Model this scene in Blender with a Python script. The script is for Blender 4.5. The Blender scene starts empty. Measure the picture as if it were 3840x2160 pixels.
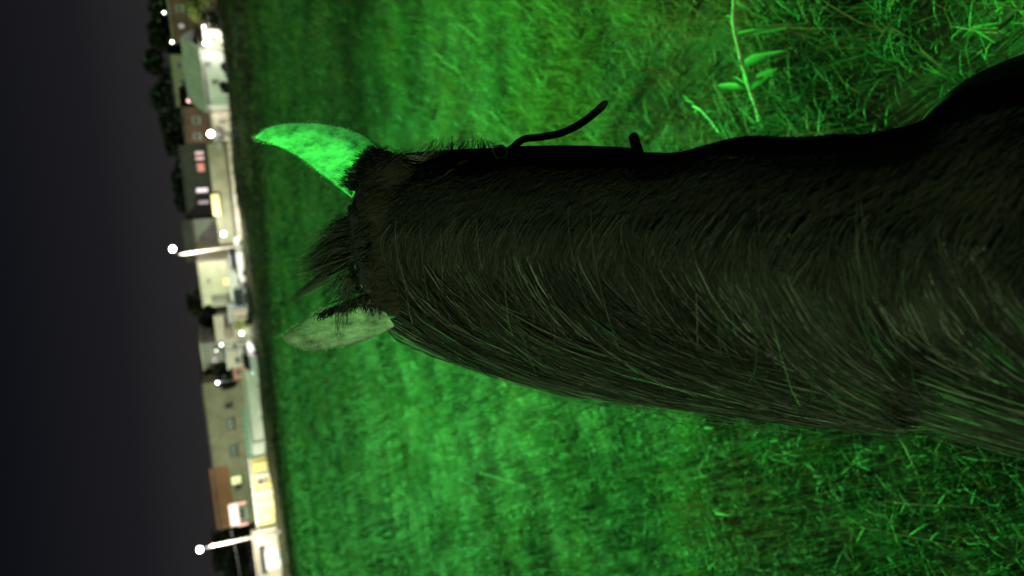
import bpy, bmesh, math, random
import numpy as np
from mathutils import Vector, Matrix

random.seed(7)
rng = np.random.default_rng(11)
rad = math.radians
scene = bpy.context.scene
COL = scene.collection

# ------------------------------------------------------------------ camera
PITCH, ROLL, F = rad(21.3), rad(7.2), 2773.0          # F in pixels of a 3840 wide picture
CAM = np.array([0.0, 0.0, 2.4])
fw = np.array([0, math.cos(PITCH), -math.sin(PITCH)])
_r0 = np.array([1.0, 0, 0]); _u0 = np.array([0, math.sin(PITCH), math.cos(PITCH)])
RT = _r0 * math.cos(ROLL) - _u0 * math.sin(ROLL)      # right of the upright view
UP = _r0 * math.sin(ROLL) + _u0 * math.cos(ROLL)      # top of the upright view
cam_data = bpy.data.cameras.new('camera')
cam = bpy.data.objects.new('camera', cam_data); COL.objects.link(cam)
M = Matrix.Identity(4)
for i in range(3):
    M[i][0], M[i][1], M[i][2], M[i][3] = -UP[i], RT[i], -fw[i], CAM[i]   # phone turned on its side
cam.matrix_world = M
cam_data.sensor_width = 36.0
cam_data.lens = 36.0 * F / 3840.0
cam_data.clip_start, cam_data.clip_end = 0.02, 2000
cam_data.dof.use_dof = True
cam_data.dof.focus_distance = 1.25
cam_data.dof.aperture_fstop = 3.0
scene.camera = cam

def ray(px, py): return fw + RT * (1080 - py) / F - UP * (px - 1920) / F
def un(px, py, d): return CAM + d * ray(px, py)                       # point at depth d
def at(px, py, Y):
    r = ray(px, py); return CAM + r * (Y / r[1])                      # point on the plane y = Y
def gnd(px, py, z=0.0):
    r = ray(px, py); return CAM + r * ((z - CAM[2]) / r[2])
def proj(P):
    d = np.asarray(P, float) - CAM; zc = d @ fw
    return 1920 - F * (d @ UP) / zc, 1080 - F * (d @ RT) / zc

# ------------------------------------------------------------------ sky
world = bpy.data.worlds.new('World'); scene.world = world; world.use_nodes = True
wn, wl = world.node_tree.nodes, world.node_tree.links
wn.clear()
out = wn.new('ShaderNodeOutputWorld'); bg = wn.new('ShaderNodeBackground')
tc = wn.new('ShaderNodeTexCoord'); sep = wn.new('ShaderNodeSeparateXYZ'); ramp = wn.new('ShaderNodeValToRGB')
wl.new(tc.outputs['Generated'], sep.inputs[0]); wl.new(sep.outputs['Z'], ramp.inputs[0])
ramp.color_ramp.elements[0].position = 0.0; ramp.color_ramp.elements[0].color = (.027, .0245, .0245, 1)
ramp.color_ramp.elements[1].position = 0.29; ramp.color_ramp.elements[1].color = (.0026, .0034, .0060, 1)
e = ramp.color_ramp.elements.new(0.12); e.color = (.0112, .0112, .0142, 1)
wl.new(ramp.outputs[0], bg.inputs[0]); bg.inputs[1].default_value = 0.21
wl.new(bg.outputs[0], out.inputs[0])

# weak pale night light from behind the rider, on the mane side
sd = np.array([-.64, -.60, .42]); sd /= np.linalg.norm(sd)
sun_data = bpy.data.lights.new('sun', 'SUN'); sun = bpy.data.objects.new('sun', sun_data); COL.objects.link(sun)
sun_data.energy = 0.50; sun_data.angle = rad(8.0); sun_data.color = (.64, 1.0, .54)
sun.rotation_euler = Vector(sd).to_track_quat('Z', 'Y').to_euler()

vs = scene.view_settings
vs.view_transform = 'Standard'; vs.look = 'None'; vs.gamma = 1.0; vs.use_curve_mapping = False
vs.exposure = 2.2
scene.cycles.use_denoising = True
scene.cycles.max_bounces = 6
scene.cycles.sample_clamp_indirect = 4.0

# ------------------------------------------------------------------ materials
def mat(name, col, rough=.8, var=.25, scale=4.0, bump=.15, col2=None, spec=.3, detail=6.0, stretch=None, coord='Object', bdist=.02):
    m = bpy.data.materials.new(name); m.use_nodes = True
    n, l = m.node_tree.nodes, m.node_tree.links
    b = n['Principled BSDF']; b.inputs['Roughness'].default_value = rough
    b.inputs['Specular IOR Level'].default_value = spec
    t = n.new('ShaderNodeTexCoord'); mp = n.new('ShaderNodeMapping')
    l.new(t.outputs[coord], mp.inputs[0])
    if stretch: mp.inputs['Scale'].default_value = stretch
    nz = n.new('ShaderNodeTexNoise'); nz.inputs['Scale'].default_value = scale; nz.inputs['Detail'].default_value = detail
    nz.inputs['Roughness'].default_value = .65
    l.new(mp.outputs[0], nz.inputs[0])
    mx = n.new('ShaderNodeMix'); mx.data_type = 'RGBA'
    rp = n.new('ShaderNodeMapRange'); rp.inputs[1].default_value = .32; rp.inputs[2].default_value = .68
    l.new(nz.outputs[0], rp.inputs[0]); l.new(rp.outputs[0], mx.inputs[0])
    c2 = col2 or tuple(c * (1 - var) for c in col)
    mx.inputs[6].default_value = (*c2, 1); mx.inputs[7].default_value = (*(min(1, c * (1 + var * .5)) for c in col), 1)
    l.new(mx.outputs[2], b.inputs['Base Color'])
    if bump:
        bp = n.new('ShaderNodeBump'); bp.inputs['Strength'].default_value = bump; bp.inputs['Distance'].default_value = bdist
        l.new(nz.outputs[0], bp.inputs['Height']); l.new(bp.outputs[0], b.inputs['Normal'])
    return m

def glow(name, col, strength):
    m = bpy.data.materials.new(name); m.use_nodes = True
    b = m.node_tree.nodes['Principled BSDF']
    b.inputs['Base Color'].default_value = (*col, 1)
    b.inputs['Emission Color'].default_value = (*col, 1); b.inputs['Emission Strength'].default_value = strength
    return m

def leafy(name, c_lo, c_hi, trans=.45, rough=.5, attr='tint', spec=.25, emphasis=1.0):
    """leaf or hair stuff: colour from a per-piece random number, some light passing through"""
    m = bpy.data.materials.new(name); m.use_nodes = True
    n, l = m.node_tree.nodes, m.node_tree.links
    b = n['Principled BSDF']; b.inputs['Roughness'].default_value = rough; b.inputs['Specular IOR Level'].default_value = spec
    a = n.new('ShaderNodeAttribute'); a.attribute_name = attr
    r = n.new('ShaderNodeValToRGB'); l.new(a.outputs['Fac'], r.inputs[0])
    cols = [c_lo, c_hi] if not isinstance(c_lo, list) else c_lo
    el = r.color_ramp.elements
    for i, c in enumerate(cols):
        p = i / (len(cols) - 1)
        if i == 0: q = el[0]
        elif i == len(cols) - 1: q = el[-1]
        else: q = el.new(p)
        q.position = p; q.color = (*c, 1)
    l.new(r.outputs[0], b.inputs['Base Color'])
    if trans:
        tr = n.new('ShaderNodeBsdfTranslucent'); ms = n.new('ShaderNodeMixShader'); ms.inputs[0].default_value = trans
        l.new(r.outputs[0], tr.inputs[0]); l.new(b.outputs[0], ms.inputs[1]); l.new(tr.outputs[0], ms.inputs[2])
        l.new(ms.outputs[0], n['Material Output'].inputs[0])
    return m

# ------------------------------------------------------------------ mesh helpers
def link(o, parent=None):
    COL.objects.link(o)
    if parent is not None: o.parent = parent
    return o
def tag(o, label=None, cat=None, group=None, kind=None):
    if label: o['label'] = label
    if cat: o['category'] = cat
    if group: o['group'] = group
    if kind: o['kind'] = kind
    return o
def empty(name, loc=(0, 0, 0), rz=0.0):
    o = bpy.data.objects.new(name, None); o.location = Vector(loc); o.rotation_euler = (0, 0, rz)
    return link(o)
def arr_mesh(name, V, faces_quads=None, faces_tris=None, tint=None, smooth=True):
    V = np.asarray(V, np.float32)
    parts, sizes = [], []
    if faces_quads is not None and len(faces_quads):
        q = np.asarray(faces_quads, np.int32); parts.append(q.ravel()); sizes.append(np.full(len(q), 4, np.int32))
    if faces_tris is not None and len(faces_tris):
        t = np.asarray(faces_tris, np.int32); parts.append(t.ravel()); sizes.append(np.full(len(t), 3, np.int32))
    loops = np.concatenate(parts); sz = np.concatenate(sizes)
    me = bpy.data.meshes.new(name)
    me.vertices.add(len(V)); me.vertices.foreach_set('co', V.ravel())
    me.loops.add(len(loops)); me.loops.foreach_set('vertex_index', loops)
    st = np.concatenate([[0], np.cumsum(sz)[:-1]]).astype(np.int32)
    me.polygons.add(len(sz)); me.polygons.foreach_set('loop_start', st); me.polygons.foreach_set('loop_total', sz)
    if tint is not None:
        a = me.attributes.new('tint', 'FLOAT', 'POINT'); a.data.foreach_set('value', np.asarray(tint, np.float32))
    me.update(calc_edges=True)
    if smooth: me.polygons.foreach_set('use_smooth', np.ones(len(sz), bool))
    return me
def mobj(name, me, m, parent=None):
    o = bpy.data.objects.new(name, me)
    if m is not None: me.materials.append(m)
    return link(o, parent)
def bm_obj(name, bm, m, parent=None, smooth=False):
    me = bpy.data.meshes.new(name)
    bmesh.ops.recalc_face_normals(bm, faces=bm.faces[:])
    if smooth:
        for f in bm.faces: f.smooth = True
    bm.to_mesh(me); bm.free()
    return mobj(name, me, m, parent)
def add_box(bm, x0, x1, y0, y1, z0, z1, bev=0.0):
    vs_ = [bm.verts.new((x, y, z)) for x in (x0, x1) for y in (y0, y1) for z in (z0, z1)]
    fs = [bm.faces.new([vs_[i] for i in q]) for q in ((0,1,3,2),(4,6,7,5),(0,4,5,1),(2,3,7,6),(0,2,6,4),(1,5,7,3))]
    if bev:
        ed = set(e for f in fs for e in f.edges)
        bmesh.ops.bevel(bm, geom=list(ed), offset=bev, segments=1, affect='EDGES')
    return vs_
def box(name, x0, x1, y0, y1, z0, z1, m, parent=None, bev=0.0):
    bm = bmesh.new(); add_box(bm, min(x0,x1), max(x0,x1), min(y0,y1), max(y0,y1), min(z0,z1), max(z0,z1), bev)
    return bm_obj(name, bm, m, parent)
def tubes(name, P, Rr, m, parent=None, sides=3, tint=None, cap=False, spin=None):
    """P: (N,K,3) paths, Rr: (N,K) radii -> one mesh of thin tubes"""
    P = np.asarray(P, float)
    if P.ndim == 2: P = P[None]
    Rr = np.broadcast_to(np.asarray(Rr, float), P.shape[:2])
    N, K, _ = P.shape
    T = np.gradient(P, axis=1); T /= np.linalg.norm(T, axis=2, keepdims=True) + 1e-9
    ref = np.where(np.abs(T[..., 2:3]) > .9, np.array([1., 0, 0]), np.array([0, 0, 1.]))
    ref = np.array([.31, .17, .93]) * np.ones_like(T)
    A = np.cross(T, ref); A /= np.linalg.norm(A, axis=2, keepdims=True) + 1e-9
    B = np.cross(T, A)
    ang = np.arange(sides) * 2 * math.pi / sides + (spin[:, None, None] if spin is not None else 0.0)
    ca, sa = np.broadcast_to(np.cos(ang), (N, 1, sides)), np.broadcast_to(np.sin(ang), (N, 1, sides))
    V = P[:, :, None] + Rr[:, :, None, None] * (A[:, :, None] * ca[..., None] + B[:, :, None] * sa[..., None])
    idx = np.arange(N * K * sides).reshape(N, K, sides)
    nx = np.roll(idx, -1, axis=2)
    Q = np.stack([idx[:, :-1], nx[:, :-1], nx[:, 1:], idx[:, 1:]], axis=-1).reshape(-1, 4)
    tris = []
    if cap:
        for i in range(N):
            for k in (0, K - 1):
                for j in range(1, sides - 1): tris.append((idx[i, k, 0], idx[i, k, j], idx[i, k, j + 1]))
    if sides == 2: Q = np.stack([idx[:, :-1, 0], idx[:, :-1, 1], idx[:, 1:, 1], idx[:, 1:, 0]], axis=-1).reshape(-1, 4)
    ti = None if tint is None else np.repeat(np.asarray(tint), K * sides)
    return mobj(name, arr_mesh(name, V.reshape(-1, 3), Q, tris or None, ti), m, parent)
def spline(pts, n):
    """Catmull-Rom through pts (any dimension)"""
    P = np.asarray(pts, float); P = np.vstack([2 * P[0] - P[1], P, 2 * P[-1] - P[-2]])
    u = np.linspace(0, len(pts) - 1 - 1e-9, n); k = u.astype(int); t = (u - k)[:, None]
    p0, p1, p2, p3 = P[k], P[k + 1], P[k + 2], P[k + 3]
    return .5 * (2 * p1 + (p2 - p0) * t + (2 * p0 - 5 * p1 + 4 * p2 - p3) * t ** 2 + (3 * p1 - p0 - 3 * p2 + p3) * t ** 3)
def vnoise(x, y, seed=0):
    """smooth value noise on arrays"""
    def h(i, j):
        s = np.sin(i * 127.1 + j * 311.7 + seed * 74.7) * 43758.5453
        return s - np.floor(s)
    xi, yi = np.floor(x), np.floor(y); fx, fy = x - xi, y - yi
    fx, fy = fx * fx * (3 - 2 * fx), fy * fy * (3 - 2 * fy)
    return (h(xi, yi) * (1 - fx) + h(xi + 1, yi) * fx) * (1 - fy) + (h(xi, yi + 1) * (1 - fx) + h(xi + 1, yi + 1) * fx) * fy
def fbm(x, y, seed=0, o=3):
    s, a, t = 0, 1.0, 0
    for k in range(o): s = s + a * vnoise(x * 2 ** k, y * 2 ** k, seed + k); t += a; a *= .55
    return s / t

# ================================================================== the ground
def edge_y(x):
    """distance of the field's far edge"""
    return np.interp(x, [-60, -24, 0, 7, 16, 24, 60], [69, 67.5, 66.5, 63, 52, 44, 36])
def dip(x, y, cx, cy, rx, ry, d): return -d * np.exp(-((x - cx) / rx) ** 2 - ((y - cy) / ry) ** 2)
_h1 = gnd(1350, 330); _h2 = gnd(1440, 1470); _h3 = gnd(1860, 1780)
def ground_z(x, y):
    z = .16 * (fbm(x * .35, y * .35, 3) - .5) + .11 * (fbm(x * 1.7, y * 1.7, 5) - .5)
    z = z * np.clip((y - .2) / 1.5, 0.25, 1)
    z = z + dip(x, y, _h1[0], _h1[1], 2.4, 1.3, .12) + dip(x, y, _h2[0], _h2[1], .9, 1.0, .10) + dip(x, y, _h3[0], _h3[1], .35, .35, .06)
    d = edge_y(x) - y                                   # low bank along the far edge of the field
    z = z + .45 * np.exp(-((d + .6) / 2.2) ** 2) * (.7 + .6 * vnoise(x * .4, y * .1, 9))
    return z
M_soil = mat('soil', (.030, .021, .012), .95, .5, 1.6, .6, col2=(.012, .020, .007), spec=.1, detail=9, bdist=.05)
def sheet(name, xs, ys, m, zf, kind='structure'):
    X, Y = np.meshgrid(xs, ys); Z = zf(X, Y)
    V = np.stack([X, Y, Z], -1).reshape(-1, 3); nx, ny = len(xs), len(ys)
    i = np.arange(nx * ny).reshape(ny, nx)
    Q = np.stack([i[:-1, :-1], i[:-1, 1:], i[1:, 1:], i[1:, :-1]], -1).reshape(-1, 4)
    o = mobj(name, arr_mesh(name, V, Q), m); return tag(o, kind=kind)
ys_ = np.concatenate([np.linspace(-400, -8, 18), np.linspace(-6, 0, 10), np.linspace(.2, 14, 110), np.linspace(14.4, 90, 130), np.linspace(92, 900, 30)])
xs_ = np.concatenate([np.linspace(-600, -42, 22), np.linspace(-40, -6.5, 60), np.linspace(-6, 6, 110), np.linspace(6.5, 40, 60), np.linspace(42, 600, 22)])
sheet('ground', xs_, ys_, M_soil, ground_z)['label'] = 'rough field soil under the grass'

# ------------------------------------------------------------------ grass, one mass
M_grass = leafy('grass_blade', [(.012, .020, .008), (.022, .058, .020), (.034, .115, .038), (.105, .175, .036), (.110, .046, .022)], None, trans=.24, rough=.65, spec=.15)
def in_view(x, y, pad):
    d = np.stack([x, y, np.full_like(x, -CAM[2])], -1); zc = d @ fw
    u = (d @ RT) / zc * F; v = -(d @ UP) / zc * F
    return (np.abs(u) < 1080 + pad) & (v < 1920 + pad) & (zc > .3)
def dryness(x, y):
    b1, b2, b3 = gnd(2600, 150), gnd(2820, 1930), gnd(2750, 1340)
    d = .25 * (fbm(x * .9 + 7, y * .9, 21) - .35)
    for b, r, k in ((b1, .55, .85), (b2, .40, .5), (b3, .3, .3)):
        d = d + k * np.exp(-(((x - b[0]) / r) ** 2 + ((y - b[1]) / (r * 1.1)) ** 2))
    return d
def blades(n, y0, y1, hmin, hmax, wmin, wmax, pad, seed, lay=.9):
    g = np.random.default_rng(seed)
    # points uniform over the visible wedge
    yy = y1 * np.sqrt(g.random(n * 3) * (1 - (y0 / y1) ** 2) + (y0 / y1) ** 2) if y0 > 2.5 else y0 + (y1 - y0) * g.random(n * 3) ** .75
    xx = (g.random(n * 3) * 2 - 1) * (1.1 + yy * .62)
    k = in_view(xx, yy, pad) & (yy < edge_y(xx) + 1.5)
    dens = .55 * fbm(xx * 2.0, yy * 2.0, 31) + .45 * fbm(xx * 7.5, yy * 7.5, 35, 2); dr = dryness(xx, yy)
    k &= g.random(len(xx)) < np.clip(.10 + 2.6 * (dens - .30) - .35 * np.clip(dr, 0, 1), .08, 1)
    xx, yy, dens, dr = [a[k][:n] for a in (xx, yy, dens, dr)]; n = len(xx)
    clump = fbm(xx * 1.1, yy * 1.1, 92); big = fbm(xx * .45, yy * .45, 194)
    H = (hmin + (hmax - hmin) * g.random(n) ** 1.6) * (.25 + 1.5 * dens) * (1 - .45 * np.clip(dr, 0, 1))
    Wd = wmin + (wmax - wmin) * g.random(n) ** 2
    az = 2 * math.pi * (fbm(xx * 1.6, yy * 1.6, 61) * 1.7 + .38 * g.normal(size=n))
    lean = np.clip(np.abs(g.normal(.55, .42, n)) * lay, .05, 1.45)
    dirv = np.stack([np.cos(az), np.sin(az)], -1)
    side = np.stack([-dirv[:, 1], dirv[:, 0], np.zeros(n)], -1)
    base = np.stack([xx, yy, ground_z(xx, yy) - .005], -1)
    rows = []
    th = lean * .6; p = base
    for i, (f, w) in enumerate(((0, .8), (.38, 1.0), (.72, .7), (1.0, 0))):
        if i:
            L = H * (f - pf); th = th + lean * .55 * g.uniform(.1, 1.9, n)
            p = p + np.stack([dirv[:, 0] * np.sin(th) * L, dirv[:, 1] * np.sin(th) * L, np.cos(th) * L], -1)
            p[:, 2] = np.maximum(p[:, 2], base[:, 2] + .006)
        pf = f
        if w: rows += [p - side * (Wd * w * .5)[:, None], p + side * (Wd * w * .5)[:, None]]
        else: rows.append(p)
    V = np.stack(rows, 1).reshape(-1, 3)
    o = np.arange(n)[:, None] * 7
    Q = np.concatenate([o + np.array([0, 1, 3, 2]), o + np.array([2, 3, 5, 4])]); T = o + np.array([4, 5, 6])
    tint = np.clip((.38 if y1 < 8 else .30) + 1.45 * (clump - .5) + 1.2 * (big - .5) + .35 * (dens - .5) + .18 * g.normal(size=n) - .0, 0, .82) + .0; tint = np.where((g.random(n) < np.clip(dr, 0, 1) * 1.1) , .9 + .1 * g.random(n), tint); tint = np.clip(tint, 0, 1)
    return V, Q, T, np.repeat(tint, 7)
def merge(sets):
    Vs, Qs, Ts, Ti, b = [], [], [], [], 0
    for V, Q, T, t in sets:
        Vs.append(V); Qs.append(Q + b); Ts.append(T + b); Ti.append(t); b += len(V)
    return np.concatenate(Vs), np.concatenate(Qs), np.concatenate(Ts), np.concatenate(Ti)
V, Q, T, ti = merge([
    blades(62000, 1.2, 5.6, .03, .12, .0018, .0058, 260, 1, 1.35),
    blades(24000, 1.2, 6.0, .08, .24, .002, .0065, 260, 2, 1.4),
    blades(7000, 1.2, 4.6, .14, .34, .0028, .0055, 260, 6, 1.15),
    blades(80000, 4.6, 13, .05, .20, .003, .009, 200, 3, 1.0),
    blades(45000, 12, 32, .08, .28, .010, .026, 160, 4, .9),
    blades(30000, 30, 72, .10, .36, .03, .07, 120, 5, .8)])
tag(mobj('grass', arr_mesh('grass', V, Q, T, ti), M_grass), 'short matted green grass covering the whole field', 'grass', kind='stuff')


# ================================================================== the horse
horse = empty('horse', (-.084, 0, 0))
tag(horse, 'dark brown horse seen along its neck from the saddle, ears pricked', 'horse')
HO = np.array([-.084, 0, 0])                      # parts below are given in world metres, then shifted to the root
def hpart(o):
    o.location = Vector(-HO); return o
M_coat = mat('horse_coat', (.030, .025, .016), .85, .45, 26, .35, col2=(.016, .013, .009), spec=.08, stretch=(1.6, .35, .8), detail=8, bdist=.004)

CREST = [(1330, 915, 1.225), (1500, 885, 1.15), (1900, 866, 1.03), (2400, 862, .905), (2900, 872, .80), (3400, 892, .722), (3840, 915, .668)]
_c = [un(*c) for c in CREST] + [np.array([-.055, .20, 1.645]), np.array([-.10, -.10, 1.62])]
NK = 121
CR = spline(_c, NK)                               # topline of the neck, poll first
_seg = np.concatenate([[0], np.cumsum(np.linalg.norm(np.diff(CR, axis=0), axis=1))]); NLEN = _seg[-1]
def crest(t):
    t = np.clip(np.asarray(t, float), 0, 1) * NLEN
    P = np.stack([np.interp(t, _seg, CR[:, i]) for i in range(3)], -1)
    Pa = np.stack([np.interp(np.clip(t - .03, 0, NLEN), _seg, CR[:, i]) for i in range(3)], -1)
    Pb = np.stack([np.interp(np.clip(t + .03, 0, NLEN), _seg, CR[:, i]) for i in range(3)], -1)
    Tn = Pa - Pb; Tn /= np.linalg.norm(Tn, axis=-1, keepdims=True)
    D = np.array([0, 0, -1.]) + Tn * Tn[..., 2:3]; D /= np.linalg.norm(D, axis=-1, keepdims=True)
    L = np.cross(Tn, -D)                          # to the horse's right
    return P, Tn, D, L
TT = [0, .12, .3, .5, .65, .8, 1]
def NW(t): return np.interp(t, TT, [.088, .096, .104, .112, .130, .165, .20])
def NH(t): return np.interp(t, TT, [.25, .28, .33, .40, .47, .54, .58])
_gf = np.array([0, .008, .03, .07, .14, .25, .4, .58, .78, .92, .98, 1.0])
_gw = np.array([0, .13, .27, .42, .60, .79, .94, 1.0, .90, .58, .3, 0])
_ga = np.concatenate([[0], np.cumsum(np.hypot(np.diff(_gf) * 3.2, np.diff(_gw)))]); _ga /= _ga[-1]
WT = [0, .12, .3, .5, .65, .8, 1]
WL = [1.85, 2.0, 1.86, 1.62, 1.22, .86, .68]
WR = [1.75, 1.62, 1.45, 1.46, 2.0, 1.6, 1.1]
def neck(t, a, side):
    """a: 0 at the crest .. 1 at the throat; side +1 right, -1 left. a may be negative = the other side"""
    P, Tn, D, L = crest(t)
    sg = np.where(np.asarray(a) < 0, -side, side); aa = np.abs(a)
    f = np.interp(aa, _ga, _gf); w = np.interp(aa, _ga, _gw)
    e = .004
    df = np.interp(aa + e, _ga, _gf) - np.interp(aa - e, _ga, _gf); dw = np.interp(aa + e, _ga, _gw) - np.interp(aa - e, _ga, _gw)
    W, H = NW(t), NH(t)
    lf = sg < 0
    W = np.where(lf, W * np.interp(t, WT, WL), W * np.interp(t, WT, WR) * (1 + .035 * np.sin(t * 31 + 1) + .02 * np.sin(t * 67)))
    lean = np.interp(t, [0, .2, 1], [.22, .38, .38])
    D = D - L * lean[..., None]; D = D / np.linalg.norm(D, axis=-1, keepdims=True)   # the neck hangs a little to its left
    pos = P + L * (sg * w * W)[..., None] + D * (f * H)[..., None]
    nrm = L * (sg * df * H)[..., None] - D * (dw * W)[..., None]
    nrm /= np.linalg.norm(nrm, axis=-1, keepdims=True) + 1e-9
    return pos, nrm

def loft(bm, rings, cap=True):
    rows = [[bm.verts.new(tuple(p)) for p in r] for r in rings]
    n = len(rows[0])
    for a_, b_ in zip(rows[:-1], rows[1:]):
        for j in range(n): bm.faces.new((a_[j], a_[(j + 1) % n], b_[(j + 1) % n], b_[j]))
    if cap:
        bm.faces.new(rows[0][::-1]); bm.faces.new(rows[-1])
def ell_ring(c, ax, ay, rx, ry, n=20, pw=1.0):
    th = np.arange(n) * 2 * math.pi / n
    cs, sn = np.cos(th), np.sin(th)
    cs = np.sign(cs) * np.abs(cs) ** pw; sn = np.sign(sn) * np.abs(sn) ** pw
    return np.asarray(c) + np.outer(cs, np.asarray(ax) * rx) + np.outer(sn, np.asarray(ay) * ry)

bm = bmesh.new()
aa = np.concatenate([np.linspace(0, 1, 22)])
rings = []
for t in np.linspace(0, 1, 46):
    tv = np.full(len(aa), t)
    Rg, _ = neck(tv, aa, 1); Lf, _ = neck(tv, aa, -1)
    rings.append(np.vstack([Rg[:-1], Lf[::-1][:-1]]))
loft(bm, rings)
YAW = rad(8.9)
hy = np.array([math.sin(YAW), math.cos(YAW), 0]); hx = np.array([math.cos(YAW), -math.sin(YAW), 0])
def hl(x, y, z): return HO + hx * x + hy * y + np.array([0, 0, z])
Z3 = np.array([0, 0, 1.])
TR = [(.76, 1.34, 1.12, .10), (.70, 1.45, 1.02, .175), (.60, 1.54, .96, .225), (.42, 1.63, .90, .255), (.2, 1.66, .87, .275), (0, 1.65, .85, .29), (-.4, 1.58, .84, .31),
      (-.8, 1.57, .88, .31), (-1.1, 1.62, .98, .29), (-1.35, 1.6, 1.1, .25), (-1.5, 1.47, 1.2, .15)]
loft(bm, [ell_ring(hl(0, y, (a + b) / 2), hx, Z3, w, (a - b) / 2, 28, .85) for y, a, b, w in TR])
for s in (-1, 1):                                   # shoulders, haunches and legs
    for (cx, cy, cz), (rx, ry, rz) in (((.085, .63, 1.30), (.128, .16, .31)), ((.155, -1.22, 1.25), (.15, .26, .34))):
        loft(bm, [ell_ring(hl(s * cx, cy, cz + rz * math.sin(q)), hx, hy, rx * math.cos(q), ry * math.cos(q), 18) for q in np.linspace(-1.45, 1.45, 13)])
    fl = [(.17, .52, 1.12, .10, .12), (.17, .52, .92, .075, .095), (.17, .53, .72, .055, .065), (.17, .54, .55, .050, .055), (.17, .53, .45, .036, .042), (.17, .53, .24, .032, .038), (.17, .55, .16, .042, .048), (.17, .58, .08, .045, .055), (.17, .60, .0, .06, .07)]
    loft(bm, [ell_ring(hl(s * x, y, z), hx, hy, a, b, 14) for x, y, z, a, b in fl])
    bl = [(.17, -1.22, 1.1, .13, .2), (.17, -1.12, .90, .09, .13), (.17, -1.2, .74, .06, .085), (.17, -1.36, .58, .05, .06), (.17, -1.38, .50, .045, .055), (.17, -1.35, .40, .036, .045), (.17, -1.33, .22, .034, .04), (.17, -1.30, .14, .045, .05), (.17, -1.26, .07, .045, .055), (.17, -1.24, .0, .06, .07)]
    loft(bm, [ell_ring(hl(s * x, y, z), hx, hy, a, b, 14) for x, y, z, a, b in bl])
# head: from the poll forward and down, muzzle swung a little to the left
PO, PT, PD, PL = [v for v in crest(0.0)]
HD = np.array([-.16, .62, -.77]); HD /= np.linalg.norm(HD)
HS = np.cross(HD, Z3); HS /= np.linalg.norm(HS); HB = np.cross(HD, HS)       # HS right, HB towards the jaw / back
if HB[1] > 0: HB = -HB
hb0 = PO + np.array([.0, -.01, -.09])
HEAD = [(-.05, .07, .075, 0), (.0, .098, .105, .0), (.06, .110, .125, .01), (.14, .118, .14, .02), (.22, .112, .142, .025), (.30, .085, .12, .02), (.40, .066, .09, .0), (.50, .062, .078, -.01), (.57, .06, .07, -.01), (.61, .04, .045, -.01)]
loft(bm, [ell_ring(hb0 + HD * d + HB * o, HS, HB, w, h, 24, .82) for d, w, h, o in HEAD])
for s in (-1, 1):                                   # brow and cheek bulges
    for d, o, w, r in ((.10, -.06, .098, .036), (.20, .05, .078, .055)):
        c = hb0 + HD * d + HB * o + HS * (s * w)
        loft(bm, [ell_ring(c + HD * (r * 1.2 * math.sin(q)), HS, HB, r * math.cos(q), r * 1.1 * math.cos(q), 14) for q in np.linspace(-1.4, 1.4, 9)])
for (px_, py_, d_), r_ in (((1412, 655, 1.25), .036), ((1425, 720, 1.235), .044), ((1430, 790, 1.225), .050), ((1420, 880, 1.225), .052), ((1440, 980, 1.225), .052), ((1470, 1100, 1.22), .045), ((1440, 610, 1.235), .026), ((1500, 640, 1.215), .03)):
    c = un(px_, py_, d_)
    loft(bm, [ell_ring(c + Z3 * (r_ * math.sin(q)), hx, hy, r_ * math.cos(q), r_ * math.cos(q), 14) for q in np.linspace(-1.4, 1.4, 9)])
body = bm_obj('body', bm, None)
md = body.modifiers.new('r', 'REMESH'); md.mode = 'VOXEL'; md.voxel_size = .0105
ms = body.modifiers.new('s', 'SMOOTH'); ms.factor = .5; ms.iterations = 9
dg = bpy.context.evaluated_depsgraph_get()
me = bpy.data.meshes.new_from_object(body.evaluated_get(dg)); me.name = 'body'
old = body.data; body.modifiers.clear(); body.data = me; bpy.data.meshes.remove(old)
me.polygons.foreach_set('use_smooth', np.ones(len(me.polygons), bool)); me.materials.clear(); me.materials.append(M_coat)
body.parent = horse; hpart(body)

# ------------------------------------------------------------------ ears: cupped shells between two edge curves
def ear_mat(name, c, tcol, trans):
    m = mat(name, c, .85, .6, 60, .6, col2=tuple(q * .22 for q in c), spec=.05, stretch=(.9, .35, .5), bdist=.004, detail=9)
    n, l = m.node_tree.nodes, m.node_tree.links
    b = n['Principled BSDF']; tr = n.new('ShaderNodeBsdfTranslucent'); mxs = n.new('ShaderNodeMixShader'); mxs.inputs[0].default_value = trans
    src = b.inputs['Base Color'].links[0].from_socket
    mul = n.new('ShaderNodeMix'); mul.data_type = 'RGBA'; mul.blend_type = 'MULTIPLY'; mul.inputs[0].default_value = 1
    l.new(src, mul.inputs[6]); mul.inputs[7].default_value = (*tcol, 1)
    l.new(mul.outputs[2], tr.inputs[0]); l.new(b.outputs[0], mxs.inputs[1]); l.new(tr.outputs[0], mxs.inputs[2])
    l.new(mxs.outputs[0], n['Material Output'].inputs[0]); return m
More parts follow.
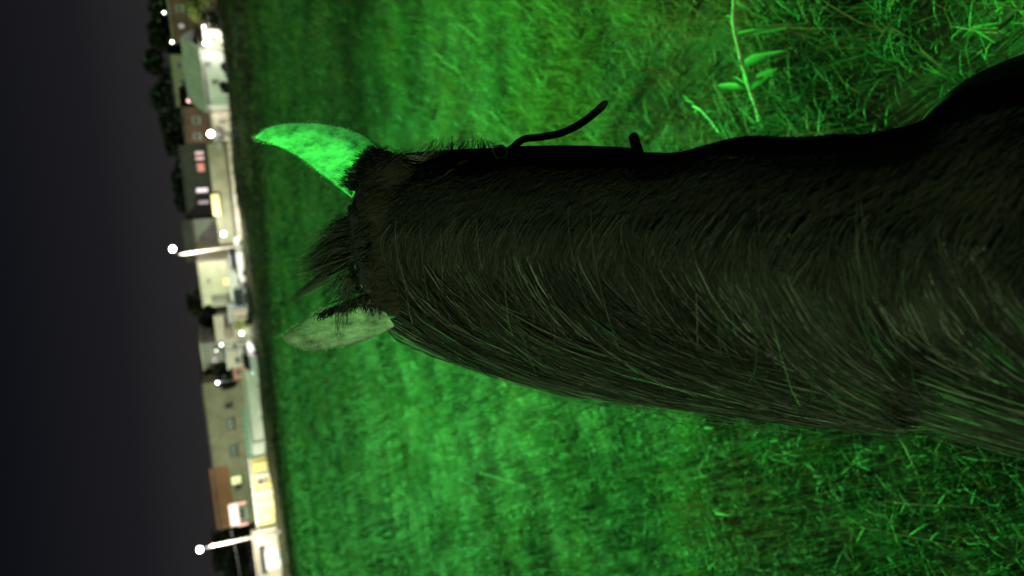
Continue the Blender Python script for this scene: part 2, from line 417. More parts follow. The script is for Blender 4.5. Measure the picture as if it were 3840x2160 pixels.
def ear(edge1, edge2, d_tip, d_base, cup, m, label, thick=.0035, back=1.0):
    n, k = 34, 15
    E1, E2 = spline(edge1, n), spline(edge2, n)
    dd = np.linspace(d_tip, d_base, n)
    rows = []
    for i in range(n):
        A, B = un(*E1[i], dd[i]), un(*E2[i], dd[i])
        w = np.linalg.norm(A - B); s = np.linspace(0, 1, k)
        bulge = (1 - (2 * s - 1) ** 2) * (cup * w) + .10 * w * np.sin(s * math.pi * 2) * .3
        rows.append(A + np.outer(s, B - A) + np.outer(bulge, fw * back))
    V = np.array(rows); i = np.arange(n * k).reshape(n, k)
    Q = np.stack([i[:-1, :-1], i[:-1, 1:], i[1:, 1:], i[1:, :-1]], -1).reshape(-1, 4)
    o = mobj('ear', arr_mesh('ear', V.reshape(-1, 3), Q), m, horse)
    rim = np.concatenate([V[:, 0][::-1], V[1:, -1]]); rm = tubes('rim', rim, .0007, m, o, 6)
    if label: o['label'] = label
    hpart(o); return V
M_earrim = leafy('ear_rim_fur', (.7, .66, .55), (.75, .7, .6), trans=.75)
M_ear_r = ear_mat('ear_skin_green_tint', (.13, .27, .17), (1, 1, 1), .66)  # green of the light shining through is put into the skin colour
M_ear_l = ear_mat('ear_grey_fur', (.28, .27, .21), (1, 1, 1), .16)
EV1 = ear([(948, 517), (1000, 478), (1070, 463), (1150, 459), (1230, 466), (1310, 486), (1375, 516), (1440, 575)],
    [(950, 519), (985, 533), (1040, 548), (1100, 579), (1150, 612), (1200, 652), (1255, 694), (1320, 742)], 1.27, 1.235, .17, M_ear_r, 'thin ear glowing green from tinted skin and light behind it')
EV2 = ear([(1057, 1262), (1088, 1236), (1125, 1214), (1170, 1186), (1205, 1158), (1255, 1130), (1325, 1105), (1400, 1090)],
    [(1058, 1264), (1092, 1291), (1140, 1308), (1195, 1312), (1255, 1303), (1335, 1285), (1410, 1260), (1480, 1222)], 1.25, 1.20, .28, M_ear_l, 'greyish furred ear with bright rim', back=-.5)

# fine fur lying on the two ears
M_earfur = leafy('ear_fur', (.02, .018, .012), (.30, .29, .23), trans=.5, rough=.8, spec=.05)
def ear_fringe(V, n, seed):
    g = np.random.default_rng(seed); mid = V.mean(axis=1)
    P = np.zeros((n, 4, 3))
    for h in range(n):
        i = int(g.integers(1, len(V) - 5)); e = V[i, 0] if g.random() < .5 else V[i, -1]
        out = e - mid[i]; out /= np.linalg.norm(out) + 1e-9; al = V[i - 1, 7] - V[i, 7]; al /= np.linalg.norm(al) + 1e-9
        d = out * g.uniform(.1, .7) + al * g.uniform(.5, 1) + g.normal(0, .15, 3)
        for k in range(4): P[h, k] = e - out * .003 + d * (g.uniform(.004, .008) * k / 3)
    o = hpart(tubes('ear_fringe', P, np.linspace(.0005, .0002, 4)[None] * np.ones((n, 1)), M_earfur, horse, 2, g.uniform(.6, 1, n), spin=g.uniform(0, 3, n))); o['kind'] = 'stuff'
ear_fringe(EV1, 420, 3); ear_fringe(EV2, 420, 4)

# ------------------------------------------------------------------ mane
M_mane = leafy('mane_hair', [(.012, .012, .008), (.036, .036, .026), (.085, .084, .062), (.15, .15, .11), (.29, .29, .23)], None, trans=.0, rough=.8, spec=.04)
def hair_paths(n, t0, t1, g, length, K=13, nl=44):
    """each hair leaves the crest across the neck, then bends round and falls back along it; hairs gather into locks"""
    tr = t0 + (t1 - t0) * g.random(n)
    lock = np.floor((tr + g.normal(0, .007, n)) * nl)
    def hsh(k):
        q = np.sin(lock * 12.9898 + k * 78.233) * 43758.5453; return q - np.floor(q)
    c1, c2, c3, c4 = hsh(1), hsh(2), hsh(3), hsh(4)
    Ls = length * (.62 + .5 * g.random(n)) * (.82 + .36 * c1)
    th0 = rad(-8) + rad(16) * (c2 - .5) + g.normal(0, rad(7), n)
    th1 = rad(63) + rad(16) * (c3 - .5) + g.normal(0, rad(6), n)
    s = np.linspace(0, 1, K); ds = Ls / (K - 1)
    a_ = np.zeros((n, K)); t_ = np.zeros((n, K))
    a_[:, 0] = .0 + .07 * g.random(n); t_[:, 0] = tr
    for i in range(1, K):
        e = 1 - np.exp(-s[i] * Ls / .085)
        th = th0 + (th1 - th0) * e
        a_[:, i] = a_[:, i - 1] + ds * np.cos(th) / .56; t_[:, i] = t_[:, i - 1] + ds * np.sin(th) / NLEN
    mid = (lock + .5) / nl
    off0 = tr - mid
    P = np.zeros((n, K, 3)); bow = .008 + .014 * c4 + .006 * g.random(n)
    for i in range(K):
        k = .78 * math.sin(min(1, s[i] * 1.05) * math.pi) ** .7
        tt = t_[:, i] - off0 * k
        pos, nrm = neck(tt, np.clip(a_[:, i], -.2, .93), -1)
        off = .003 + bow * math.sin(min(1, s[i] * 2.4) * math.pi / 2) + .010 * (c2 - .5) * math.sin(s[i] * 4.5)
        P[:, i] = pos + nrm * np.maximum(off, .002)[:, None] + g.normal(0, .0010, (n, 3)) * s[i]
    return P, c1
g = np.random.default_rng(5); NM, KM = 27000, 13
Pm, cc = hair_paths(NM, -.06, .60, g, .60)
rad_ = np.clip(g.normal(.00042, .00013, NM), .0002, .0008)[:, None] * np.linspace(1, .55, KM)[None]
tint = np.where(g.random(NM) < .17, .50 + .42 * g.random(NM), .20 * cc + .14 * g.random(NM))  # pale share of strands stands in for bright highlights on dark hair
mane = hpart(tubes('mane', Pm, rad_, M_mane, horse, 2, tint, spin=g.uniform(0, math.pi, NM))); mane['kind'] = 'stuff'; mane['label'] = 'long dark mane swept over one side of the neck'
g = np.random.default_rng(61)                                   # a few hairs that blow clear of the mane's lower edge
Pf, cf = hair_paths(260, -.03, .60, g, .66); fl = (np.linspace(0, 1, KM) ** 2.2)[None, :, None]
Pf = Pf + fl * (np.array([-.016, 0, .004]) + g.normal(0, .010, (260, 1, 3)))
o = hpart(tubes('mane_flyaway', Pf, np.full((260, KM), .00032), M_mane, horse, 2, g.uniform(.1, .6, 260), spin=g.uniform(0, math.pi, 260))); o['kind'] = 'stuff'
# short growth along the crest, combed over from the far side
g = np.random.default_rng(8); n = 7500; K = 7
tr = .03 + .93 * g.random(n); a0 = -.034 + .075 * g.random(n)
Ps = np.zeros((n, K, 3)); wob = fbm(tr * 40, tr * 0, 70)
for i, si in enumerate(np.linspace(0, 1, K)):
    pos, nrm = neck(tr + (.010 * np.sin(si * 3.0 + wob * 5) + .022 * si * (wob - .3)), a0 + (.05 + .08 * wob) * si, -1)
    Ps[:, i] = pos + nrm * (.0015 + .009 * math.sin(si * 2.6) * (.5 + wob))[:, None] + g.normal(0, .0008, (n, 3)) * si
o = hpart(tubes('crest_hair', Ps, np.clip(g.normal(.00042, .0001, n), .0002, .0007)[:, None] * np.linspace(1, .3, K)[None], M_mane, horse, 2, np.clip(.20 + .12 * g.normal(size=n), 0, .5), spin=g.uniform(0, math.pi, n)))
o['kind'] = 'stuff'
# short coat on the open side of the neck, lying back and down
g = np.random.default_rng(18); n = 30000; K = 4
tr = .01 + .66 * g.random(n); a0 = .0 + .62 * g.random(n); wob = fbm(tr * 14, a0 * 9, 81); ln = .010 + .012 * g.random(n); dr_ = rad(62) + rad(50) * (wob - .5) + g.normal(0, rad(12), n)
Pc = np.zeros((n, K, 3))
for i, si in enumerate(np.linspace(0, 1, K)):
    pos, nrm = neck(tr + np.sin(dr_) * ln * si / NLEN, a0 + np.cos(dr_) * ln * si / .5, 1)
    Pc[:, i] = pos + nrm * (-.001 + .0042 * math.sin(si * 2.2))
o = hpart(tubes('coat_hair', Pc, np.clip(g.normal(.00034, .0001, n), .00015, .0006)[:, None] * np.linspace(1, .3, K)[None], M_mane, horse, 2, np.clip(.07 + .40 * (wob - .4) + .10 * g.random(n), 0, .4), spin=g.uniform(0, math.pi, n)))
o['kind'] = 'stuff'
# the same short coat over the poll and the ear roots
co = np.zeros(len(me.vertices) * 3, np.float32); me.vertices.foreach_get('co', co); co = co.reshape(-1, 3)
no = np.zeros(len(me.vertices) * 3, np.float32); me.vertices.foreach_get('normal', no); no = no.reshape(-1, 3)
sel = np.where((co[:, 1] > 1.08) & (co[:, 2] > 2.02) & (co[:, 0] > -.015))[0]; n = 9000; K = 4
k_ = g.choice(sel, n); p0 = co[k_] + g.normal(0, .004, (n, 3)); nn = no[k_]
dv = np.array([0, -.8, -.5]) + g.normal(0, .3, (n, 3)); dv -= nn * (dv * nn).sum(1)[:, None]; dv /= np.linalg.norm(dv, axis=1)[:, None] + 1e-6
ln = g.uniform(.008, .02, n)[:, None]
Pq = np.stack([p0 + dv * ln * q + nn * (.0032 * math.sin(q * 2.2)) for q in np.linspace(0, 1, K)], 1)
o = hpart(tubes('poll_hair', Pq, np.full((n, 1), .0004) * np.linspace(1, .3, K)[None], M_mane, horse, 2, np.clip(.1 + .15 * g.random(n), 0, 1), spin=g.uniform(0, math.pi, n))); o['kind'] = 'stuff'
# loose pale hairs that stand off the mane
g = np.random.default_rng(9); n = 60; K = 12
tr = .08 + .48 * g.random(n); a0 = -.04 + .22 * g.random(n) ** 1.5; sw = g.normal(.1, .22, n); ln = .05 + .16 * g.random(n) ** 1.5; crl = g.normal(0, 1, n); up = .004 + .014 * g.random(n)
Pl = np.zeros((n, K, 3))
for i, si in enumerate(np.linspace(0, 1, K)):
    pos, nrm = neck(tr + (sw * ln * si + crl * .03 * si * si) / NLEN, a0 + ln / .5 * si * (1 - .25 * si), -1)
    Pl[:, i] = pos + nrm * (.018 + up * math.sin(si * 2.4))[:, None]
o = hpart(tubes('loose_hair', Pl, np.clip(g.normal(.0003, .00008, n), .0002, .0005)[:, None] * np.ones(K)[None], M_mane, horse, 3, np.clip(.45 + .15 * g.normal(size=n), .2, .8)))
o['kind'] = 'stuff'

# forelock between the ears: spiky tuft standing forward, some locks hanging towards the pale ear
def px_hairs(n, roots, tips, g, bow, jit=14, K=9, d0=1.215, d1=1.29, dj=.02):
    """hairs from a root patch to a row of tips, each with its own depth"""
    w = g.random(n); i = np.minimum((w * (len(tips) - 1)).astype(int), len(tips) - 2); fr = w * (len(tips) - 1) - i
    tp = np.asarray(tips, float); rt = np.asarray(roots, float)
    tip = tp[i] * (1 - fr)[:, None] + tp[i + 1] * fr[:, None] + g.normal(0, jit, (n, 2))
    j = np.minimum((w * (len(rt) - 1)).astype(int), len(rt) - 2); fj = w * (len(rt) - 1) - j
    root = rt[j] * (1 - fj)[:, None] + rt[j + 1] * fj[:, None] + g.normal(0, jit * .8, (n, 2))
    ln = .6 + .42 * g.random(n); b = bow * g.normal(.6, .6, n); da, db = d0 + g.normal(0, dj, n), d1 + g.normal(0, dj, n)
    P = np.zeros((n, K, 3))
    for k, s in enumerate(np.linspace(0, 1, K)):
        q = root + (tip - root) * (ln * s)[:, None]
        per = np.stack([-(tip - root)[:, 1], (tip - root)[:, 0]], -1)
        q = q + per * (b * math.sin(s * math.pi))[:, None]
        for h in range(n): P[h, k] = un(q[h, 0], q[h, 1], da[h] + (db[h] - da[h]) * s)
    return P
g = np.random.default_rng(12)
F1 = px_hairs(1500, [(1370, 820), (1380, 900), (1390, 1000)], [(1215, 850), (1165, 905), (1125, 985), (1120, 1030), (1160, 1060)], g, .10, 16)
F2 = px_hairs(500, [(1370, 930), (1400, 1020)], [(1190, 1050), (1230, 1090), (1300, 1150), (1380, 1200)], g, .12, 14, d1=1.25)
F3 = px_hairs(70, [(1290, 980), (1310, 1020)], [(1070, 1125), (1085, 1135)], g, .03, 5)
F4 = px_hairs(60, [(1300, 1040), (1330, 1060)], [(1210, 1150), (1330, 1180), (1260, 1290)], g, .12, 7, d0=1.19, d1=1.2)
PF = np.concatenate([F1, F2, F3, F4]); n = len(PF)
o = hpart(tubes('forelock', PF, np.clip(g.normal(.0006, .0002, n), .0003, .0011)[:, None] * np.linspace(1, .35, 9)[None], M_mane, horse, 3, np.clip(.18 + .2 * g.random(n) + (g.random(n) < .1) * .35, 0, 1)))
o['kind'] = 'stuff'; o['label'] = 'spiky dark forelock between the ears'
# brown wisps by the cheek strap, dark fur on the inner edge of the grey ear
W1 = px_hairs(110, [(1500, 590), (1640, 590), (1720, 585)], [(1620, 520), (1690, 515), (1790, 508)], g, .25, 8, d0=1.2, d1=1.2, dj=.008)
W2 = px_hairs(40, [(1760, 580), (1840, 575)], [(1770, 490), (1830, 525)], g, .25, 6, d0=1.18, d1=1.18, dj=.008)
W3 = px_hairs(420, [(1200, 1180), (1280, 1145), (1380, 1110), (1430, 1120)], [(1180, 1205), (1260, 1180), (1340, 1170), (1440, 1200)], g, .2, 8, d0=1.2, d1=1.195, dj=.006)
W4 = px_hairs(420, [(1440, 575), (1400, 610), (1360, 660), (1320, 725)], [(1370, 545), (1330, 590), (1290, 640), (1262, 690)], g, .15, 10, d0=1.21, d1=1.235, dj=.006)
PW = np.concatenate([W1, W2, W3, W4]); n = len(PW)
o = hpart(tubes('side_wisp', PW, np.clip(g.normal(.0007, .0002, n), .0004, .0012)[:, None] * np.linspace(1, .4, 9)[None], M_mane, horse, 3, np.concatenate([np.full(150, .6), np.full(n - 150, .12)])))
o['kind'] = 'stuff'

# ------------------------------------------------------------------ bridle
M_leather = mat('black_leather', (.005, .005, .0045), .7, .3, 60, .2, spec=.4, bdist=.002)
M_metal = mat('buckle_metal', (.35, .33, .30), .35, .2, 40, .05, spec=.6)
bridle = empty('bridle', un(1850, 575, 1.15)); BO = np.array(bridle.location)
tag(bridle, 'black leather bridle with a loose strap end curling off beside the neck', 'bridle')
def strap(name, pts, w, th, n=24, label=None, m=None):
    """flat strap with rounded edges swept along pixel+depth points"""
    P = spline([un(*p) for p in pts], n) - BO
    Tn = np.gradient(P, axis=0); Tn /= np.linalg.norm(Tn, axis=1, keepdims=True)
    sidev = np.cross(Tn, fw); sidev /= np.linalg.norm(sidev, axis=1, keepdims=True); nr = np.cross(Tn, sidev)
    bm = bmesh.new(); ta = np.ones(n); ta[-1] = .45; ta[-2] = .85
    loft(bm, [ell_ring(P[i], sidev[i], nr[i], w / 2 * ta[i], th / 2, 12, .6) for i in range(n)])
    o = bm_obj(name, bm, m or M_leather, bridle, True)
    if label: o['label'] = label
    return o
strap('rein', [(1885, 585, 1.15), (1925, 552, 1.15), (1965, 522, 1.15), (2030, 514, 1.14), (2110, 497, 1.13), (2180, 462, 1.12), (2235, 420, 1.11), (2276, 380, 1.10)], .0115, .006, 34, 'loose strap end curling out into the air')
strap('cheek_strap', [(1410, 650, 1.25), (1480, 608, 1.245), (1600, 592, 1.23), (1720, 584, 1.21), (1840, 580, 1.18), (1950, 574, 1.14), (2120, 572, 1.11), (2300, 578, 1.08), (2420, 590, 1.06)], .022, .008, 34)
strap('head_strap', [(1325, 770, 1.20), (1330, 800, 1.19), (1335, 840, 1.19), (1345, 930, 1.19), (1360, 1020, 1.19), (1390, 1100, 1.19)], .02, .006, 24)
strap('keeper', [(2395, 575, 1.09), (2385, 545, 1.09), (2378, 520, 1.09), (2372, 500, 1.09)], .016, .006, 10)
bk = tubes('buckle', spline([un(*p) for p in ((1845, 555, 1.145), (1885, 548, 1.145), (1900, 580, 1.145), (1865, 595, 1.145), (1845, 560, 1.145))], 24) - BO, .0022, M_metal, bridle, 8)

# ================================================================== far side of the field
def plaster(name, c, var=.18, sc=.9): return mat(name, c, .9, var, sc, .12, spec=.15, detail=8)
M_white = plaster('white_plaster', (.72, .70, .64)); M_cream = plaster('cream_plaster', (.66, .60, .46)); M_yellow = plaster('yellow_paint', (.72, .60, .26), .1)
M_pale = plaster('pale_plaster', (.55, .55, .50)); M_olive = plaster('olive_plaster', (.20, .19, .125), .3); M_grey = plaster('grey_render', (.26, .25, .23), .3)
M_orange = plaster('orange_brown_paint', (.19, .092, .05), .25); M_pink = plaster('salmon_paint', (.62, .30, .23)); M_teal = plaster('green_paint', (.16, .30, .22))
M_dark = plaster('dark_render', (.055, .052, .05), .4); M_red = plaster('red_brown_brick', (.12, .062, .048), .35); M_beige = plaster('beige_plaster', (.50, .44, .35), .22)
M_pinkbeige = plaster('pinkish_plaster', (.56, .47, .38), .2); M_tin = mat('roof_sheet', (.42, .43, .37), .55, .3, 1.5, .2, spec=.4); M_gate = mat('white_gate_paint', (.74, .76, .74), .5, .1, 3, .05, spec=.4)
M_glass = mat('dark_window_glass', (.02, .025, .025), .15, .3, 3, 0, spec=.6); M_gglass = mat('green_shutter', (.025, .075, .045), .4, .3, 3, 0, spec=.4)
M_frame = mat('window_frame_paint', (.30, .29, .26), .6, .2, 5, .05); M_pole = mat('pole_concrete', (.36, .33, .27), .8, .2, 6, .1)
M_lampbody = mat('lamp_housing', (.05, .05, .05), .4, .2, 10, .05, spec=.5); M_rubber = mat('tyre_rubber', (.02, .02, .02), .85, .2, 10, .1)

class Fac:
    """a building: its front runs from pixel corner a (left in the upright view) to b at distances Ya, Yb"""
    def __init__(self, name, label, cat, a, b, Ya, Yb, depth, m, group=None, coping=None, top=None, part='wall'):
        A, B = at(*a, Ya), at(*b, Yb)
        self.z = top if top else (A[2] + B[2]) / 2
        d = B[:2] - A[:2]; self.L = float(np.linalg.norm(d)); self.ang = math.atan2(d[1], d[0])
        self.A = np.array([A[0], A[1]]); self.u = d / self.L; self.n = np.array([-self.u[1], self.u[0]]); self.depth = depth
        self.root = empty(name, (A[0], A[1], 0), self.ang); tag(self.root, label, cat, group)
        box(part, 0, self.L, 0, depth, -.4, self.z, m, self.root)
        if coping:
            box('coping', -.12, self.L + .12, -.1, depth + .1, self.z, self.z + .14, coping, self.root)
    def loc(self, px, py):
        r = ray(px, py); o = CAM
        # hit the front plane
        k = ((self.A - o[:2]) @ self.n) / (r[:2] @ self.n); P = o + r * k
        return float((P[:2] - self.A) @ self.u), float(P[2]), k
    def window(self, px, py, w, h, m=None, fm=None, name='window', frame=.07, mull=True, ledge=True):
        s, z, k = self.loc(px, py); W, H = w * k / F, h * k / F
        e = empty(name); e.parent = self.root; e.location = (s, 0, z)
        for x0, x1, z0, z1 in ((-W/2, W/2, H/2 - frame, H/2), (-W/2, W/2, -H/2, -H/2 + frame), (-W/2, -W/2 + frame, -H/2 + frame, H/2 - frame), (W/2 - frame, W/2, -H/2 + frame, H/2 - frame)):
            box('frame', x0, x1, -.05, .01, z0, z1, fm or M_frame, e)
        box('pane', -W/2 + frame, W/2 - frame, -.012, .012, -H/2 + frame, H/2 - frame, m or M_glass, e)
        if mull: box('mullion', -.025, .025, -.035, -.013, -H/2 + frame, H/2 - frame, fm or M_frame, e)
        if ledge: box('sill', -W/2 - .08, W/2 + .08, -.14, -.052, -H/2 - .06, -H/2, fm or M_frame, e)
        return e
    def slab(self, name, p0, p1, m, y0=-.06, y1=-.003, bev=0):
        s0, z0, _ = self.loc(*p0); s1, z1, _ = self.loc(*p1)
        return box(name, s0, s1, y0, y1, z0, z1, m, self.root, bev)
    def door(self, px, w, h, m, name='door'):
        s, z, k = self.loc(px[0], px[1]); return box(name, s - w / 2, s + w / 2, -.05, -.003, 0, h, m, self.root)

# --- 1 boundary walls on the left of the upright view
w1 = Fac('boundary_wall', 'pinkish low boundary wall with a white metal gate beside the far lamp pole', 'wall', (985, 2290), (949, 1992), 68.6, 68.2, .3, M_pinkbeige, coping=M_beige)
g0 = w1.slab('gate', (990, 2143), (1066, 2052), M_gate, -.10, -.005, .02)
s0, z0, k0 = w1.loc(990, 2098)
for i in range(-2, 3): box('gate_rib', s0 + i * .42 - .03, s0 + i * .42 + .03, -.13, -.102, .1, z0 - .05, M_gate, w1.root)
w1.slab('gate_lintel', (981, 2152), (987, 2045), M_dark, -.14, -.005)
w2 = Fac('boundary_wall', 'low wall of yellow panels framed by white pillars and coping', 'wall', (966, 1978), (941, 1722), 68.0, 67.2, .3, M_yellow, coping=M_white)
for a, b in ((1985, 1966), (1890, 1876), (1846, 1838), (1781, 1776), (1736, 1718)):
    w2.slab('pillar', (948 + (a - 1720) * .09, a), (1040 + (a - 1720) * .12, b), M_white, -.10, -.004)
w2.slab('panel', (958, 1874), (1050, 1848), M_pale, -.05, -.004)
w2.window(978, 1806, 22, 28, M_glass, M_beige, 'window')
w3 = Fac('boundary_wall', 'long plain white boundary wall beside the yellow panels', 'wall', (944, 1716), (922, 1392), 67.4, 66.8, .3, M_white, coping=M_pale)
w3.slab('gate', (952, 1716), (1012, 1650), M_white, -.08, -.004)
w3b = Fac('fence', 'green painted fence strip just behind the long white wall', 'fence', (925, 1722), (913, 1528), 70, 69.4, .12, M_teal, part='panel')
for i in range(9):
    s = w3b.L * (i + .5) / 9; box('post', s - .04, s + .04, -.06, -.003, 0, w3b.z + .06, M_teal, w3b.root)
o = Fac('shed', 'small orange red shed between the yellow wall and the olive house', 'shed', (952, 1897), (945, 1848), 70.5, 70.5, 2, M_orange, coping=M_dark)

# --- 2 the long olive house
h3 = Fac('house', 'long olive grey flat-roofed house with an orange brown upper band', 'house', (826, 1986), (764, 1440), 80, 77, 9, M_olive, coping=M_dark)
h3.slab('upper_band', (815, 1986), (855, 1745), M_orange, -.05, -.003)
h3.window(863, 1590, 46, 27, M_gglass, M_dark); h3.window(876, 1691, 48, 28, M_gglass, M_dark); h3.window(857, 1521, 22, 24, M_glass, M_dark)
M_warmwin = glow('warm_lit_pane', (.75, .80, .40), .16)
h3.window(886, 1801, 36, 40, M_warmwin, M_dark); h3.slab('air_conditioner', (880, 1832), (904, 1812), M_dark, -.5, -.01, .03)
M_neon = glow('pink_strip_light', (1.0, .50, .44), .20); M_neonw = glow('pale_strip_light', (1.0, .72, .68), .22)
sg = empty('sign'); sg.parent = h3.root; sg['label'] = 'lit pink frame round a window'
def on(fac, name, p0, p1, m, y0, y1):
    a, b = fac.loc(*p0), fac.loc(*p1); return box(name, a[0], b[0], y0, y1, a[1], b[1], m, sg, .02)
on(h3, 'light_bar', (866, 1972), (890, 1884), M_neonw, -.20, -.08)
on(h3, 'light_bar', (892, 1972), (930, 1956), M_neon, -.19, -.07); on(h3, 'light_bar', (892, 1892), (922, 1878), M_neon, -.19, -.07)
h3.window(908, 1924, 46, 30, M_gglass, M_pale)

# --- 3 clutter in the middle
h5 = Fac('house', 'salmon pink hut below the dark tree beside the olive house', 'house', (876, 1428), (872, 1368), 74, 74, 4, M_pink, coping=M_dark)
h5.window(892, 1398, 18, 16)
h6 = Fac('house', 'beige two-storey house with a banded front', 'house', (768, 1384), (754, 1290), 79, 78, 7, M_grey, coping=M_beige)
h6.slab('balcony', (845, 1380), (862, 1292), M_beige, -.9, -.01); h6.window(810, 1350, 30, 28); h6.window(808, 1312, 30, 24, fm=M_beige)
h6.slab('railing', (820, 1380), (842, 1370), M_beige, -.9, -.8)
h6b = Fac('house', 'low beige building with pale walls in front of the banded house', 'house', (858, 1382), (846, 1268), 73, 72, 5, M_beige, coping=M_pale)
h6b.window(890, 1350, 24, 20); h6b.window(882, 1300, 26, 24, M_glass, M_pale); h6b.slab('door', (880, 1285), (948, 1272), M_frame, -.05, -.003)
h8 = Fac('shed', 'grey open shed with a long pale roof edge', 'shed', (824, 1276), (812, 1180), 75, 74.5, 5, M_grey); h8.slab('roof', (812, 1280), (836, 1178), M_beige, -.8, -.004)
h8b = Fac('shed', 'pale blue tin shed beside the cream house', 'shed', (866, 1208), (858, 1148), 71, 70.8, 3, mat('blue_sheet', (.36, .46, .50), .5, .2, 3, .1), coping=M_tin)
h8c = Fac('house', 'low pinkish wall hut behind the yellow-green bush', 'hut', (884, 1262), (876, 1180), 69.5, 69, 3, M_pinkbeige, coping=M_beige)
h8c.slab('door', (890, 1180 + 12), (940, 1182), M_dark, -.05, -.003)

# --- 4 cream house behind the near lamp pole
h7 = Fac('house', 'cream two-storey house with a stepped end behind the lamp pole', 'house', (778, 1144), (732, 985), 74, 72.5, 7, M_cream, coping=M_beige)
h7.window(783, 1054, 16, 16, M_glass, M_cream); h7.window(826, 1116, 26, 62, M_glass, M_frame, 'window'); h7.slab('ledge', (795, 1146), (862, 1136), M_white, -.35, -.004)
for i in range(7): h7.slab('louvre', (800 + i * 8, 1127), (804 + i * 8, 1105), M_frame, -.075, -.04)
M_amber = glow('amber_lit_pane', (1.0, .66, .30), .13)
h7.window(850, 1056, 34, 30, M_amber, M_cream, mull=False)
h7b = Fac('house', 'pale porch block standing before the cream house', 'house', (876, 1122), (858, 1008), 70, 69, 3, M_pale, coping=M_white)
h7b.window(905, 1050, 26, 30)

# --- 5 long cream building and the dark house behind it
h10 = Fac('house', 'long low cream building with three small windows under a dark eave', 'house', (832, 905), (802, 535), 69.5, 66, 6, M_cream)
h10.slab('roof', (822, 908), (838, 532), M_olive, -.5, .3)
h10.slab('plinth', (872, 905), (892, 535), M_pinkbeige, -.06, -.004)
h10.window(836, 755, 26, 24); h10.window(833, 662, 22, 26, M_red, M_cream); h10.window(822, 592, 26, 28)
h10.slab('awning', (800, 800), (818, 720), M_yellow, -.8, -.5)
h11 = Fac('house', 'dark two-storey house with pinkish lit windows above the cream building', 'house', (712, 822), (672, 545), 82, 80, 7, M_dark, coping=M_dark)
M_pinkwin = glow('pink_lit_pane', (.9, .50, .56), .12); M_redwin = glow('red_lit_pane', (.8, .26, .24), .10); M_palewin = glow('pale_pink_lit_pane', (.95, .66, .80), .22); M_dimwin = glow('dim_lit_pane', (.62, .48, .53), .10)
h11.window(747, 574, 17, 34, M_pinkwin, M_dark, mull=False); h11.window(749, 594, 16, 34, M_pinkwin, M_dark, mull=False); h11.window(753, 628, 34, 30, M_redwin, M_dark)
h11.window(758, 713, 20, 44, M_palewin, M_dark, mull=False); h11.window(764, 758, 18, 42, M_dimwin, M_dark, mull=False)
h12 = Fac('house', 'plain grey gable block behind the bright lamp pole', 'house', (716, 975), (694, 826), 80, 79, 6, M_grey)
h12.slab('roof', (700, 980), (718, 822), M_dark, -.4, .2)
h13 = Fac('house', 'small grey pink house under the bright round wall lamp', 'house', (806, 532), (796, 425), 64, 60.5, 5, M_pinkbeige, coping=M_grey)
h13.window(838, 500, 22, 26); h13.window(832, 455, 22, 22); h13.slab('awning', (812, 530), (820, 470), M_grey, -.8, -.01)

# --- 6 right end
h14 = Fac('house', 'pale bungalow with a sloping sheet roof and two small dark windows', 'house', (768, 404), (752, 184), 58, 55.5, 5, M_pale)
sA = h14.z
bm = bmesh.new(); L = h14.L
vv = [bm.verts.new(p) for p in ((-.25, -.45, sA - .1), (L + .25, -.45, sA - .1), (L + .25, 2.2, sA + 1.05), (-.25, 2.2, sA + 1.05), (-.25, 4.9, sA - .1), (L + .25, 4.9, sA - .1),
      (-.25, -.45, sA + .0), (L + .25, -.45, sA), (L + .25, 2.2, sA + 1.15), (-.25, 2.2, sA + 1.15), (-.25, 4.9, sA), (L + .25, 4.9, sA))]
for q in ((0,1,2,3),(3,2,5,4),(6,9,8,7),(9,10,11,8),(0,6,7,1),(4,5,11,10),(0,3,9,6),(3,4,10,9),(1,7,8,2),(2,8,11,5)): bm.faces.new([vv[i] for i in q])
bm_obj('roof', bm, M_tin, h14.root)
for i in range(12):
    x = L * (i + .5) / 12; bm = bmesh.new()
    v_ = [bm.verts.new(p) for p in ((x - .03, -.46, sA + .01), (x + .03, -.46, sA + .01), (x + .03, 2.2, sA + 1.16), (x - .03, 2.2, sA + 1.16), (x - .03, -.46, sA + .05), (x + .03, -.46, sA + .05), (x + .03, 2.2, sA + 1.2), (x - .03, 2.2, sA + 1.2))]
    for q in ((0,1,2,3),(4,7,6,5),(0,4,5,1),(2,6,7,3),(0,3,7,4),(1,5,6,2)): bm.faces.new([v_[j] for j in q])
    bm_obj('roof_rib', bm, M_tin, h14.root)
h14.window(805, 306, 20, 22); h14.window(776, 238, 16, 18); h14.slab('pillar', (765, 408), (858, 392), M_white, -.12, -.004)
h15 = Fac('house', 'small yellowish lit hut at the foot of the leafy tree', 'hut', (774, 182), (768, 112), 56, 55, 3, M_cream, coping=M_beige); h15.window(798, 148, 20, 22)
h16 = Fac('house', 'dim olive house showing above the bungalow roof', 'house', (664, 400), (634, 205), 70, 68, 6, M_olive, coping=M_dark); h16.window(690, 310, 30, 30); h16.window(672, 245, 24, 26)
h16b = Fac('house', 'dim red brown brick house beside the olive house', 'house', (700, 540), (684, 402), 68, 66, 6, M_red, coping=M_dark); h16b.window(735, 450, 26, 24); h16b.window(738, 510, 24, 24)
h17 = Fac('house', 'dim brown house behind the leafy tree', 'house', (642, 160), (628, -120), 66, 62, 6, M_red, coping=M_olive); h17.window(680, 97, 22, 24, M_dimwin, M_dark); h17.window(672, 30, 24, 24)

